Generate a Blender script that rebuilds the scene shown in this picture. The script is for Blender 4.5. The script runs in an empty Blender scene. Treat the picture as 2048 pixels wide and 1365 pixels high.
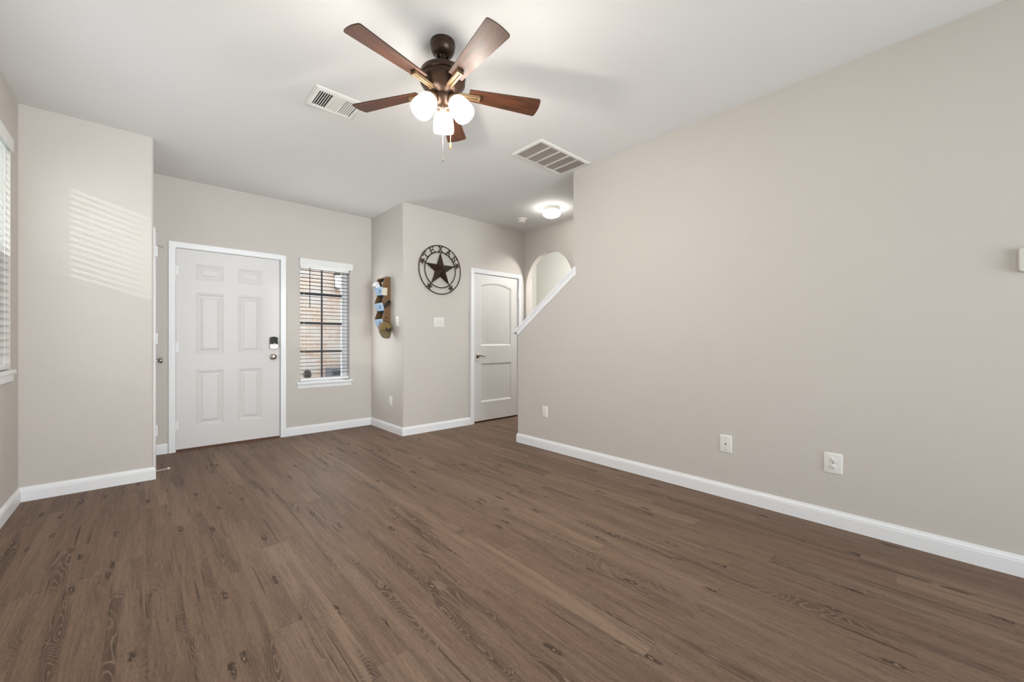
import bpy, bmesh, math, random
from mathutils import Vector, Matrix
random.seed(7)
S = bpy.context.scene
COL = S.collection
PI = math.pi
R = math.radians

# ------------------------------------------------------------------ camera, world, lights, exposure
H = 2.743                      # ceiling height
EYE = 1.104
cd = bpy.data.cameras.new('camera'); cam = bpy.data.objects.new('camera', cd); COL.objects.link(cam)
cam.location = (0, 0, EYE); cam.rotation_euler = (R(90), 0, -R(42.3336))
cd.sensor_width = 36; cd.lens = 809.0 / 2048 * 36; cd.shift_y = 1.5 / 2048; cd.clip_start = 0.02
S.camera = cam
S.view_settings.view_transform = 'Standard'; S.view_settings.look = 'None'
S.view_settings.gamma = 1; S.view_settings.use_curve_mapping = False
S.view_settings.exposure = 0.07

w = bpy.data.worlds.new('sky'); S.world = w; w.use_nodes = True
bg = w.node_tree.nodes['Background']; bg.inputs[0].default_value = (0.86, 0.93, 1.0, 1); bg.inputs[1].default_value = 3.0

def lamp(name, kind, loc, power, color=(1, 1, 1), aim=None, **kw):
    l = bpy.data.lights.new(name, kind); l.energy = power; l.color = color
    for k, v in kw.items(): setattr(l, k, v)
    o = bpy.data.objects.new(name, l); COL.objects.link(o); o.location = loc
    if aim: o.rotation_euler = Vector(aim).to_track_quat('-Z', 'Y').to_euler()
    return o
lamp('sun', 'SUN', (-6, -3, 5), 1.15, (1, 0.97, 0.90), aim=(1, 0.9, -0.31), angle=R(1.9))
# unseen fill at the added rear patio door; daylight at the left window and narrow entry window; the hall's own lamp
lamp('patio_fill', 'AREA', (1.2, -3.72, 1.15), 56, (0.92, 0.965, 1.0), aim=(0.02, 1, 0.2), shape='RECTANGLE', size=2.9, size_y=2.2, spread=R(80))
lamp('daylight_front', 'AREA', (-0.80, 3.2, 1.60), 15, (0.93, 0.97, 1.0), aim=(1, 0.45, 0.0), shape='RECTANGLE', size=1.7, size_y=1.3)
lamp('daylight_entry', 'AREA', (1.66, 5.247, 1.32), 9.5, (0.95, 0.975, 1.0), aim=(0, -1, 0), shape='RECTANGLE', size=0.56, size_y=1.35)
lamp('hall_lamp', 'POINT', (4.8, 3.3, 2.45), 46, (1, 0.985, 0.95), shadow_soft_size=0.1)

# ------------------------------------------------------------------ materials
def new_mat(name):
    m = bpy.data.materials.new(name); m.use_nodes = True
    nt = m.node_tree
    return m, nt, nt.nodes['Principled BSDF']
def nd(nt, t, ins=None, **props):
    n = nt.nodes.new(t)
    for k, v in props.items(): setattr(n, k, v)
    for k, v in (ins or {}).items():
        if hasattr(v, 'is_output'): nt.links.new(v, n.inputs[k])
        else: n.inputs[k].default_value = v
    return n
def mth(nt, op, a, b=0.0, c=None, clamp=False):
    n = nd(nt, 'ShaderNodeMath', {0: a, 1: b}, operation=op, use_clamp=clamp)
    if c is not None:
        if hasattr(c, 'is_output'): nt.links.new(c, n.inputs[2])
        else: n.inputs[2].default_value = c
    return n.outputs[0]
def srgb(r, g, b):
    f = lambda c: (c / 255 / 12.92) if c / 255 <= 0.04045 else ((c / 255 + 0.055) / 1.055) ** 2.4
    return (f(r), f(g), f(b), 1)
def mixc(nt, fac, a, b):
    n = nd(nt, 'ShaderNodeMix', data_type='RGBA')
    for sock, v in ((n.inputs[0], fac), (n.inputs[6], a), (n.inputs[7], b)):
        if hasattr(v, 'is_output'): nt.links.new(v, sock)
        else: sock.default_value = v
    return n.outputs[2]
def plain(name, col, rough=0.5, metal=0.0, spec=0.5, noise=0.0, nscale=60, bump=0.0, bdist=0.002, stretch=(1, 1, 1), coat=0.0):
    """base colour with a little procedural variation and optional surface bump"""
    m, nt, b = new_mat(name)
    b.inputs['Base Color'].default_value = col; b.inputs['Roughness'].default_value = rough
    b.inputs['Metallic'].default_value = metal; b.inputs['Specular IOR Level'].default_value = spec
    b.inputs['Coat Weight'].default_value = coat
    tc = nd(nt, 'ShaderNodeTexCoord'); mp = nd(nt, 'ShaderNodeMapping', {0: tc.outputs['Object'], 'Scale': stretch})
    no = nd(nt, 'ShaderNodeTexNoise', {'Vector': mp.outputs[0], 'Scale': nscale, 'Detail': 4.0})
    if noise:
        dark = tuple(c * (1 - noise) for c in col[:3]) + (1,)
        nt.links.new(mixc(nt, no.outputs[0], dark, tuple(min(1, c * (1 + noise)) for c in col[:3]) + (1,)), b.inputs['Base Color'])
    if bump:
        bp = nd(nt, 'ShaderNodeBump', {'Height': no.outputs[0], 'Strength': bump, 'Distance': bdist})
        nt.links.new(bp.outputs[0], b.inputs['Normal'])
    return m
def glow(name, col, strength):
    m, nt, b = new_mat(name)
    b.inputs['Base Color'].default_value = (0.9, 0.88, 0.84, 1); b.inputs['Roughness'].default_value = 0.3
    b.inputs['Emission Color'].default_value = col; b.inputs['Emission Strength'].default_value = strength
    return m
def clear(name, tint, gloss=0.06):
    m = bpy.data.materials.new(name); m.use_nodes = True; nt = m.node_tree
    for n in list(nt.nodes):
        if n.type == 'BSDF_PRINCIPLED': nt.nodes.remove(n)
    t = nd(nt, 'ShaderNodeBsdfTransparent', {0: tint}); g = nd(nt, 'ShaderNodeBsdfGlossy', {'Roughness': 0.02})
    mx = nd(nt, 'ShaderNodeMixShader', {0: gloss, 1: t.outputs[0], 2: g.outputs[0]})
    nt.links.new(mx.outputs[0], nt.nodes['Material Output'].inputs[0])
    return m

WALL = plain('wall_paint', srgb(207, 201, 195), 0.62, spec=0.3, noise=0.012, nscale=2.5)
def orange_peel(m, scale, strength, dist):
    nt = m.node_tree; b = nt.nodes['Principled BSDF']
    tc = nd(nt, 'ShaderNodeTexCoord')
    no = nd(nt, 'ShaderNodeTexNoise', {'Vector': tc.outputs['Object'], 'Scale': scale, 'Detail': 3.0, 'Roughness': 0.55})
    bp = nd(nt, 'ShaderNodeBump', {'Height': no.outputs[0], 'Strength': strength, 'Distance': dist})
    nt.links.new(bp.outputs[0], b.inputs['Normal'])
orange_peel(WALL, 95, 0.16, 0.003)
CEIL = plain('ceiling_paint', srgb(237, 237, 237), 0.75, spec=0.2, noise=0.008, nscale=2)
orange_peel(CEIL, 80, 0.10, 0.003)
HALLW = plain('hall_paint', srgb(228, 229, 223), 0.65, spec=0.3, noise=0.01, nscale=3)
TRIM = plain('white_trim_paint', srgb(244, 245, 248), 0.38, noise=0.008, nscale=8)
DOORW = plain('white_door_paint', srgb(226, 224, 223), 0.42, noise=0.01, nscale=60, bump=0.05, bdist=0.0012, stretch=(1.0, 1.0, 0.06))
PLASTIC = plain('white_plastic', srgb(236, 234, 230), 0.35, noise=0.006)
PLASTIC2 = plain('warm_white_plastic', srgb(214, 211, 203), 0.42, noise=0.006)
BLIND = plain('blind_white', srgb(238, 238, 236), 0.45, noise=0.01, nscale=30)
SLAT_BACKLIT = plain('blind_backlit_tone', srgb(96, 91, 87), 0.5, noise=0.02, nscale=30)  # white slats coloured dark to stand in for their backlit shade
LANT = glow('lit_lantern_glass', (1, 0.98, 0.94, 1), 1.2)
ROOFM = plain('weathered_dark_metal', srgb(78, 72, 62), 0.6, noise=0.15)
DARK = plain('dark_slot', srgb(24, 22, 21), 0.6, noise=0.1)
BRONZE = plain('oil_rubbed_bronze', srgb(62, 45, 34), 0.36, metal=0.55, noise=0.12, nscale=40)
BRONZE_L = plain('brushed_bronze', srgb(132, 108, 82), 0.42, metal=0.6, noise=0.1, nscale=40)
STARMET = plain('rusted_metal', srgb(60, 43, 33), 0.5, metal=0.35, noise=0.35, nscale=45)
NICKEL = plain('satin_nickel', srgb(176, 168, 158), 0.26, metal=1.0, noise=0.05)
BRASSY = plain('brass_chain', srgb(206, 160, 96), 0.3, metal=0.9, noise=0.05)
STEEL = plain('steel_chain', srgb(138, 136, 132), 0.3, metal=0.9, noise=0.05)
GLASSK = plain('lock_black_glass', srgb(38, 34, 32), 0.12, noise=0.05)
WOODB = plain('threshold_wood', srgb(92, 58, 38), 0.45, noise=0.3, nscale=20, stretch=(1, 8, 8))
GALV = plain('galvanized_metal', srgb(116, 142, 166), 0.42, metal=0.15, noise=0.10, nscale=14)
RACKW = plain('rack_wood', srgb(118, 86, 52), 0.55, noise=0.35, nscale=22, stretch=(4, 4, 0.5), bump=0.2, bdist=0.001)
NAVY = plain('navy_print', srgb(52, 84, 120), 0.6, noise=0.15)
PAPER = plain('white_paper', srgb(238, 238, 242), 0.7, noise=0.02)
PAPERC = plain('cream_card', srgb(228, 218, 200), 0.7, noise=0.04, nscale=90)
CAPC = plain('olive_cap_cloth', srgb(132, 108, 66), 0.85, noise=0.22, nscale=28, bump=0.2, bdist=0.001)
CAPB = plain('olive_brim_cloth', srgb(120, 106, 80), 0.85, noise=0.12, nscale=60, bump=0.2, bdist=0.001)
CAPD = plain('camo_back_cloth', srgb(84, 76, 62), 0.85, noise=0.45, nscale=35)
BLACKL = plain('black_strap', srgb(34, 28, 26), 0.55, noise=0.3)
FILTER = plain('grey_filter', srgb(202, 194, 187), 0.9, noise=0.12, nscale=120)
MUNTIN = plain('dark_muntin', srgb(56, 58, 66), 0.5, noise=0.05)
SHADE = glow('lit_frosted_glass', (1, 0.93, 0.83, 1), 22)
SHADE2 = glow('lit_white_glass', (1, 0.97, 0.9, 1), 22)
GLASS = clear('window_glass', (0.97, 0.985, 0.98, 1))
SCREEN = clear('insect_screen', (0.5, 0.5, 0.51, 1), 0.02)
CONC = plain('concrete', srgb(196, 192, 186), 0.85, noise=0.1, nscale=12)
UTIL = plain('grey_utility_metal', srgb(118, 122, 134), 0.6, noise=0.1)
LAWN = plain('lawn', srgb(120, 132, 92), 0.95, noise=0.4, nscale=30)

def floor_material():
    """narrow printed oak strips running away from the viewer: tone per strip, streaks, heart grain, knots, cracks"""
    m, nt, b = new_mat('vinyl_plank_floor')
    W_, L_ = 0.115, 1.22
    tc = nd(nt, 'ShaderNodeTexCoord'); sp = nd(nt, 'ShaderNodeSeparateXYZ', {0: tc.outputs['Object']})
    x = mth(nt, 'ADD', sp.outputs[0], 40 * W_ - 0.010); y = mth(nt, 'ADD', sp.outputs[1], 50)
    xr = mth(nt, 'DIVIDE', x, W_); row = mth(nt, 'FLOOR', xr); fx = mth(nt, 'FRACT', xr)
    rr = nd(nt, 'ShaderNodeTexWhiteNoise', {'W': row}, noise_dimensions='1D').outputs[0]
    yr = mth(nt, 'ADD', mth(nt, 'DIVIDE', y, L_), mth(nt, 'MULTIPLY', rr, 7.3))
    coln = mth(nt, 'FLOOR', yr); fy = mth(nt, 'FRACT', yr)
    wn = nd(nt, 'ShaderNodeTexWhiteNoise', {'Vector': nd(nt, 'ShaderNodeCombineXYZ', {0: row, 1: coln}).outputs[0]}, noise_dimensions='3D')
    pid = wn.outputs[0]; pcol = nd(nt, 'ShaderNodeSeparateColor', {0: wn.outputs[1]})
    # the print of each strip comes from another place; pairs of strips share a board print
    prow = mth(nt, 'FLOOR', mth(nt, 'MULTIPLY', xr, 0.5))
    bn = nd(nt, 'ShaderNodeTexWhiteNoise', {'Vector': nd(nt, 'ShaderNodeCombineXYZ', {0: prow, 1: coln, 2: 5.0}).outputs[0]}, noise_dimensions='3D')
    bcol = nd(nt, 'ShaderNodeSeparateColor', {0: bn.outputs[1]})
    gx = mth(nt, 'ADD', sp.outputs[0], mth(nt, 'MULTIPLY', pid, 37.0))
    gy = mth(nt, 'ADD', sp.outputs[1], mth(nt, 'MULTIPLY', pcol.outputs[0], 53.0))
    def gvec(sx, sy, z=0.0): return nd(nt, 'ShaderNodeCombineXYZ', {0: mth(nt, 'MULTIPLY', gx, sx), 1: mth(nt, 'MULTIPLY', gy, sy), 2: z}).outputs[0]
    def noise(v, detail=2.0, rough=0.5, dist=0.0): return nd(nt, 'ShaderNodeTexNoise', {'Vector': v, 'Scale': 1.0, 'Detail': detail, 'Roughness': rough, 'Distortion': dist}).outputs[0]
    def ramp(v, a, c, lo=0.0, hi=1.0): return nd(nt, 'ShaderNodeMapRange', {0: v, 1: a, 2: c, 3: lo, 4: hi}, interpolation_type='SMOOTHSTEP').outputs[0]
    streak = noise(gvec(20, 1.0), 4.0, 0.55)
    mid = noise(gvec(120, 5.0, 1.0), 3.0, 0.55)
    field = noise(gvec(8.0, 1.5, 4.0), 1.6, 0.42, 0.7)
    ring = mth(nt, 'POWER', mth(nt, 'MAXIMUM', mth(nt, 'SINE', mth(nt, 'MULTIPLY', field, 210.0)), 0.0), 3.0)
    heart = ramp(noise(gvec(11.5, 0.80, 9.0), 2.5, 0.5, 0.4), 0.545, 0.65)
    heart = mth(nt, 'MULTIPLY', heart, ramp(bcol.outputs[1], 0.30, 0.70, 0.30, 1.0))
    crack = ramp(noise(gvec(60.0, 1.6, 13.0), 1.5, 0.5), 0.675, 0.74)
    vo = nd(nt, 'ShaderNodeTexVoronoi', {'Vector': gvec(9.0, 2.3), 'Scale': 1.0, 'Randomness': 1.0}, feature='F1', voronoi_dimensions='2D')
    keep = mth(nt, 'GREATER_THAN', nd(nt, 'ShaderNodeSeparateColor', {0: vo.outputs['Color']}).outputs[0], 0.68)
    kd = mth(nt, 'ADD', vo.outputs['Distance'], mth(nt, 'MULTIPLY', mth(nt, 'SUBTRACT', noise(gvec(70, 34), 2.0), 0.5), 0.24))
    knot = mth(nt, 'MULTIPLY', ramp(kd, 0.03, 0.135, 1.0, 0.0), keep)
    eye = mth(nt, 'MULTIPLY', ramp(kd, 0.0, 0.03, 1.0, 0.0), keep)
    fine = noise(gvec(260, 20), 3.0, 0.6)
    fleck = noise(gvec(150, 45, 7.0), 2.0)
    base = mixc(nt, pid, COL_A, COL_B)
    base = mixc(nt, mth(nt, 'MULTIPLY', bn.outputs[0], 0.60), base, COL_C)
    base = mixc(nt, ramp(pcol.outputs[2], 0.66, 0.98, 0.0, 0.62), base, COL_LIGHT)
    base = mixc(nt, mth(nt, 'MULTIPLY', ramp(streak, 0.36, 0.70), 0.66), base, COL_STREAK)
    base = mixc(nt, mth(nt, 'MULTIPLY', ramp(mid, 0.50, 0.74), 0.50), base, COL_STREAK)
    base = mixc(nt, mth(nt, 'MULTIPLY', ramp(mid, 0.50, 0.28), 0.35), base, COL_LIGHT)
    base = mixc(nt, mth(nt, 'MULTIPLY', heart, 0.74), base, COL_HEART)
    base = mixc(nt, mth(nt, 'MULTIPLY', ring, mth(nt, 'ADD', mth(nt, 'MULTIPLY', heart, 0.48), 0.06)), base, COL_RING)
    base = mixc(nt, mth(nt, 'MULTIPLY', mth(nt, 'SUBTRACT', fine, 0.38, clamp=True), 0.9), base, COL_PORE)
    base = mixc(nt, mth(nt, 'MULTIPLY', mth(nt, 'SUBTRACT', fleck, 0.55, clamp=True), 1.6), base, COL_HEART)
    base = mixc(nt, mth(nt, 'MULTIPLY', crack, 0.62), base, COL_KNOT)
    base = mixc(nt, mth(nt, 'MULTIPLY', knot, 0.80), base, COL_KNOT)
    base = mixc(nt, mth(nt, 'MULTIPLY', eye, 0.75), base, COL_RING)
    ex = mth(nt, 'MULTIPLY', mth(nt, 'MINIMUM', fx, mth(nt, 'SUBTRACT', 1.0, fx)), W_)
    ey = mth(nt, 'MULTIPLY', mth(nt, 'MINIMUM', fy, mth(nt, 'SUBTRACT', 1.0, fy)), L_)
    joint = ramp(mth(nt, 'MINIMUM', ex, ey), 0.0005, 0.0018, 1.0, 0.0)
    base = mixc(nt, mth(nt, 'MULTIPLY', joint, 0.16), base, COL_KNOT)
    nt.links.new(base, b.inputs['Base Color'])
    rg = nd(nt, 'ShaderNodeMapRange', {0: fine, 1: 0.3, 2: 0.7, 3: 0.46, 4: 0.58}).outputs[0]
    nt.links.new(rg, b.inputs['Roughness']); b.inputs['Specular IOR Level'].default_value = 0.10
    hgt = mth(nt, 'SUBTRACT', mth(nt, 'MULTIPLY', fine, 0.35), mth(nt, 'ADD', joint, mth(nt, 'MULTIPLY', knot, 0.3)))
    bp = nd(nt, 'ShaderNodeBump', {'Height': hgt, 'Strength': 0.25, 'Distance': 0.0012}); nt.links.new(bp.outputs[0], b.inputs['Normal'])
    return m
COL_A, COL_B, COL_C = srgb(118, 97, 84), srgb(131, 110, 95), srgb(117, 94, 78)
COL_LIGHT, COL_STREAK, COL_HEART = srgb(147, 125, 107), srgb(94, 74, 63), srgb(62, 48, 41)
COL_RING, COL_PORE, COL_KNOT = srgb(163, 142, 125), srgb(153, 131, 115), srgb(46, 34, 30)
FLOOR = floor_material()

def wood_blade():
    m, nt, b = new_mat('walnut_blade')
    tc = nd(nt, 'ShaderNodeTexCoord'); mp = nd(nt, 'ShaderNodeMapping', {0: tc.outputs['UV'], 'Scale': (2.2, 26, 1)})
    no = nd(nt, 'ShaderNodeTexNoise', {'Vector': mp.outputs[0], 'Scale': 3.0, 'Detail': 5.0, 'Distortion': 0.4})
    nt.links.new(mixc(nt, nd(nt, 'ShaderNodeMapRange', {0: no.outputs[0], 1: 0.3, 2: 0.7}).outputs[0], srgb(56, 33, 22), srgb(92, 53, 33)), b.inputs['Base Color'])
    b.inputs['Roughness'].default_value = 0.5; b.inputs['Specular IOR Level'].default_value = 0.42
    return m
BLADE = wood_blade()
EDGE = plain('blade_edge', srgb(58, 40, 28), 0.5, noise=0.1)

def bead_door():
    """door paint with narrow plank grooves"""
    m = plain('white_plank_panel_paint', srgb(224, 222, 220), 0.42, noise=0.01, nscale=60)
    nt = m.node_tree; b = nt.nodes['Principled BSDF']
    tc = nd(nt, 'ShaderNodeTexCoord'); sp = nd(nt, 'ShaderNodeSeparateXYZ', {0: tc.outputs['Object']})
    f = mth(nt, 'FRACT', mth(nt, 'DIVIDE', mth(nt, 'ADD', sp.outputs[0], 10.0), 0.068))
    d = mth(nt, 'MULTIPLY', mth(nt, 'ABSOLUTE', mth(nt, 'SUBTRACT', f, 0.5)), 0.068)
    g = nd(nt, 'ShaderNodeMapRange', {0: d, 1: 0.0, 2: 0.006, 3: 0.0, 4: 1.0}, interpolation_type='SMOOTHSTEP').outputs[0]
    bp = nd(nt, 'ShaderNodeBump', {'Height': g, 'Strength': 0.55, 'Distance': 0.003}); nt.links.new(bp.outputs[0], b.inputs['Normal'])
    return m
BEAD = bead_door()

def brick_mat():
    m, nt, b = new_mat('outside_brick')
    tc = nd(nt, 'ShaderNodeTexCoord'); sp = nd(nt, 'ShaderNodeSeparateXYZ', {0: tc.outputs['Object']})
    v = nd(nt, 'ShaderNodeCombineXYZ', {0: sp.outputs[0], 1: sp.outputs[2]}).outputs[0]
    br = nd(nt, 'ShaderNodeTexBrick', {'Vector': v, 'Color1': srgb(228, 206, 188), 'Color2': srgb(212, 176, 154), 'Mortar': srgb(232, 228, 222), 'Scale': 1.0,
            'Mortar Size': 0.006, 'Brick Width': 0.205, 'Row Height': 0.068, 'Bias': 0.0})
    no = nd(nt, 'ShaderNodeTexNoise', {'Vector': v, 'Scale': 3.5, 'Detail': 4.0})
    nt.links.new(mixc(nt, nd(nt, 'ShaderNodeMapRange', {0: no.outputs[0], 1: 0.42, 2: 0.62, 3: 0.0, 4: 0.75}).outputs[0], br.outputs[0], srgb(226, 220, 218)), b.inputs['Base Color'])
    b.inputs['Roughness'].default_value = 0.9
    return m
BRICK = brick_mat()

# ------------------------------------------------------------------ mesh helpers
class G:
    """collects shapes in world coordinates, then links them as ONE mesh object"""
    def __init__(s): s.bm = bmesh.new(); s.uv = None
    def face(s, vs):
        try: return s.bm.faces.new(vs)
        except ValueError: return None
    def box(s, x0, x1, y0, y1, z0, z1):
        v = [s.bm.verts.new(p) for p in ((x0,y0,z0),(x1,y0,z0),(x1,y1,z0),(x0,y1,z0),(x0,y0,z1),(x1,y0,z1),(x1,y1,z1),(x0,y1,z1))]
        for f in ((0,3,2,1),(4,5,6,7),(0,1,5,4),(1,2,6,5),(2,3,7,6),(3,0,4,7)): s.face([v[i] for i in f])
        return s
    def hexa(s, pts):
        v = [s.bm.verts.new(p) for p in pts]
        for f in ((0,3,2,1),(4,5,6,7),(0,1,5,4),(1,2,6,5),(2,3,7,6),(3,0,4,7)): s.face([v[i] for i in f])
        return s
    def prism(s, poly, a0, a1, ax='z'):
        """poly of 2-D points extruded along an axis: z -> (x,y), x -> (y,z), y -> (x,z)"""
        f = {'z': lambda p, a: (p[0], p[1], a), 'x': lambda p, a: (a, p[0], p[1]), 'y': lambda p, a: (p[0], a, p[1])}[ax]
        A = [s.bm.verts.new(f(p, a0)) for p in poly]; B = [s.bm.verts.new(f(p, a1)) for p in poly]
        n = len(poly)
        s.face(A[::-1]); s.face(B)
        for i in range(n): s.face([A[i], A[(i+1) % n], B[(i+1) % n], B[i]])
        return s
    def lathe(s, prof, c, axis=(0, 0, 1), seg=32, cap=True):
        """prof: list of (radius, height along axis from c)"""
        ax = Vector(axis).normalized(); q = ax.to_track_quat('Z', 'Y'); u = q @ Vector((1,0,0)); v = q @ Vector((0,1,0)); c = Vector(c)
        rings = []
        for r, h in prof:
            if r < 1e-6: rings.append([s.bm.verts.new(c + ax * h)])
            else: rings.append([s.bm.verts.new(c + ax * h + (u * math.cos(2*PI*i/seg) + v * math.sin(2*PI*i/seg)) * r) for i in range(seg)])
        for A, B in zip(rings, rings[1:]):
            for i in range(seg):
                j = (i + 1) % seg
                if len(A) == 1 and len(B) == 1: continue
                if len(A) == 1: s.face([A[0], B[i], B[j]])
                elif len(B) == 1: s.face([A[i], A[j], B[0]])
                else: s.face([A[i], A[j], B[j], B[i]])
        if cap:
            if len(rings[0]) > 1: s.face(rings[0][::-1])
            if len(rings[-1]) > 1: s.face(rings[-1])
        return s
    def tube(s, pts, r, seg=10, closed=False, cap=True):
        pts = [Vector(p) for p in pts]; n = len(pts); rings = []
        up = Vector((0, 0, 1)); prev = None
        for i, p in enumerate(pts):
            a = pts[(i-1) % n] if (closed or i) else p; b = pts[(i+1) % n] if (closed or i < n-1) else p
            t = (b - a).normalized()
            if prev is None:
                ref = up if abs(t.dot(up)) < 0.95 else Vector((1, 0, 0)); prev = (ref - t * ref.dot(t)).normalized()
            else: prev = (prev - t * prev.dot(t)).normalized()
            v = t.cross(prev); rr = r[i] if isinstance(r, (list, tuple)) else r
            rings.append([s.bm.verts.new(p + (prev * math.cos(2*PI*k/seg) + v * math.sin(2*PI*k/seg)) * rr) for k in range(seg)])
        m = n if closed else n - 1
        for i in range(m):
            A, B = rings[i], rings[(i+1) % n]
            for k in range(seg): s.face([A[k], A[(k+1) % seg], B[(k+1) % seg], B[k]])
        if not closed and cap: s.face(rings[0][::-1]); s.face(rings[-1])
        return s
    def sweep(s, path, prof, normal, closed=False):
        """mitred profile sweep; prof = (u, v): u to the right of travel seen against normal, v along normal"""
        nrm = Vector(normal).normalized(); P = [Vector(p) for p in path]; n = len(P); rings = []
        for i in range(n):
            t0 = (P[i] - P[i-1]).normalized() if (i or closed) else None
            t1 = (P[(i+1) % n] - P[i]).normalized() if (i < n-1 or closed) else None
            t0 = t0 or t1; t1 = t1 or t0
            a = t0.cross(nrm); b = t1.cross(nrm); m = (a + b).normalized(); k = 1 / max(0.3, m.dot(a))
            rings.append([s.bm.verts.new(P[i] + m * (u * k) + nrm * v) for u, v in prof])
        np_ = len(prof)
        for i in range(n if closed else n - 1):
            A, B = rings[i], rings[(i+1) % n]
            for k in range(np_): s.face([A[k], B[k], B[(k+1) % np_], A[(k+1) % np_]])
        if not closed: s.face(rings[0]); s.face(rings[-1][::-1])
        return s
    def grid(s, rows):
        V = [[s.bm.verts.new(p) for p in r] for r in rows]
        for A, B in zip(V, V[1:]):
            for i in range(len(A) - 1): s.face([A[i], A[i+1], B[i+1], B[i]])
        return s
    def build(s, name, mat, parent=None, smooth=None, bevel=None, base=None):
        bmesh.ops.recalc_face_normals(s.bm, faces=s.bm.faces[:])
        me = bpy.data.meshes.new(name); s.bm.to_mesh(me); s.bm.free()
        mats = mat if isinstance(mat, list) else [mat]
        for m in mats: me.materials.append(m)
        o = bpy.data.objects.new(name, me); COL.objects.link(o)
        off = Vector((0, 0, 0))
        if parent is not None:
            o.parent = parent; off = Vector(parent.get('_base', (0, 0, 0)))
            o['_base'] = list(off)
        elif base is not None:
            off = Vector(base); o.location = off; o['_base'] = list(off)
        else: o['_base'] = [0, 0, 0]
        if off.length: me.transform(Matrix.Translation(-off))
        if smooth is not None:
            me.shade_smooth(); me.set_sharp_from_angle(angle=R(smooth))
        if bevel:
            md = o.modifiers.new('bevel', 'BEVEL'); md.width = bevel; md.segments = 3; md.limit_method = 'ANGLE'; md.angle_limit = R(40)
        return o
def thing(name, label, cat, loc, group=None, kind=None):
    o = bpy.data.objects.new(name, None); COL.objects.link(o); o.location = loc; o['_base'] = list(loc); o.empty_display_size = 0.05
    return tag(o, label, cat, group, kind)
def tag(o, label, cat, group=None, kind=None):
    o['label'] = label; o['category'] = cat
    if group: o['group'] = group
    if kind: o['kind'] = kind
    return o
def struct(o, label, cat): return tag(o, label, cat, kind='structure')
def arc(cx, cy, r, a0, a1, n=8): return [(cx + r*math.cos(R(a0 + (a1-a0)*i/n)), cy + r*math.sin(R(a0 + (a1-a0)*i/n))) for i in range(n+1)]
def offset_poly(poly, d):
    """inward offset of a counter-clockwise polygon"""
    n = len(poly); out = []
    for i in range(n):
        p0, p1, p2 = Vector(poly[i-1]), Vector(poly[i]), Vector(poly[(i+1) % n])
        a = (p1-p0).normalized(); b = (p2-p1).normalized(); na = Vector((-a.y, a.x)); nb = Vector((-b.y, b.x)); m = (na+nb).normalized()
        out.append(tuple(p1 + m * (d / max(0.2, m.dot(na)))))
    return out

# ------------------------------------------------------------------ setting
LX, RX = -0.637, 3.05              # left and right wall faces
BY, EY, NX, KY = 4.34, 5.25, 2.245, 4.36   # closet block face, entry wall face, nook wall face, back wall face
AX = 4.23                          # stair-hall wall with the arch
CX = 0.06                          # closet side wall
REAR = -3.6
RD = 0.02                          # bullnose radius
T = 0.02                           # walls run a little past floor and ceiling

struct(G().box(-0.80, 5.6, REAR-0.15, 5.41, -0.12, 0.0).build('floor', FLOOR), 'greyish brown wood plank floor across the whole room', 'floor')
struct(G().box(-0.80, 5.6, REAR-0.15, 5.41, H, H+0.12).build('ceiling', CEIL), 'flat white ceiling over the whole room', 'ceiling')

def wall_y(g, x0, x1, ya, yb, holes):
    """wall between depths x0..x1 running along y, with rectangular holes (y0,y1,z0,z1)"""
    cuts = sorted({ya, yb} | {h[0] for h in holes} | {h[1] for h in holes})
    for a, b in zip(cuts, cuts[1:]):
        hs = [h for h in holes if h[0] <= a and h[1] >= b]
        z = 0.0
        for h in hs:
            if h[2] > z: g.box(x0, x1, a, b, z, h[2])
            z = h[3]
        if z < H: g.box(x0, x1, a, b, z, H)
    return g
def wall_x(g, xa, xb, y0, y1, holes):
    cuts = sorted({xa, xb} | {h[0] for h in holes} | {h[1] for h in holes})
    for a, b in zip(cuts, cuts[1:]):
        hs = [h for h in holes if h[0] <= a and h[1] >= b]
        z = 0.0
        for h in hs:
            if h[2] > z: g.box(a, b, y0, y1, z, h[2])
            z = h[3]
        if z < H: g.box(a, b, y0, y1, z, H)
    return g
LW = (2.30, 4.12, 0.915, 2.40)     # left window hole
SW = (-2.6, 0.0, 0.65, 2.25)       # side window added behind the camera for light
struct(wall_y(G(), LX-0.15, LX, REAR, BY, [LW, SW]).build('wall_left', WALL), 'beige left wall with the blind-covered window', 'wall')
struct(G().prism([(LX-0.15, BY)] + arc(CX-RD, BY+RD, RD, -90, 0, 6) + [(CX, 5.40), (LX-0.15, 5.40)], 0, H).build('wall_closet', WALL, smooth=25), 'beige wall jutting out at the left of the entry with a rounded corner', 'wall')
FD = (0.228, 1.164, 0.0, 2.055)    # front door hole
FW = (1.372, 1.960, 0.615, 2.03)   # front window hole
struct(wall_x(G(), CX, 2.40, EY, 5.40, [FD, FW]).build('wall_entry', WALL), 'beige entry wall holding the front door and narrow window', 'wall')
g = G().prism(arc(NX+RD, KY+RD, RD, 180, 270, 6) + [(3.278, KY), (3.278, KY+0.14), (NX+0.15, KY+0.14), (NX+0.15, EY), (NX, EY)], 0, H)
g.box(3.278, 4.098, KY, KY+0.14, 2.040, H).box(4.098, 4.38, KY, KY+0.14, 0, H).box(3.278, 4.098, KY+0.10, KY+0.14, 0, 2.04)
struct(g.build('wall_back', WALL, smooth=25), 'beige back wall and return carrying the metal star and the arched-panel door', 'wall')
SL = 0.7073
zl = lambda y: 1.176 + (3.25 - y) * SL        # lower edge of the stair cap
g = G().prism([(REAR, 0), (3.25, 0), (3.25, zl(3.25)+0.05), (2.472, zl(2.472)+0.05), (2.472, H), (REAR, H)], RX, RX+0.115, 'x')
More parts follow.
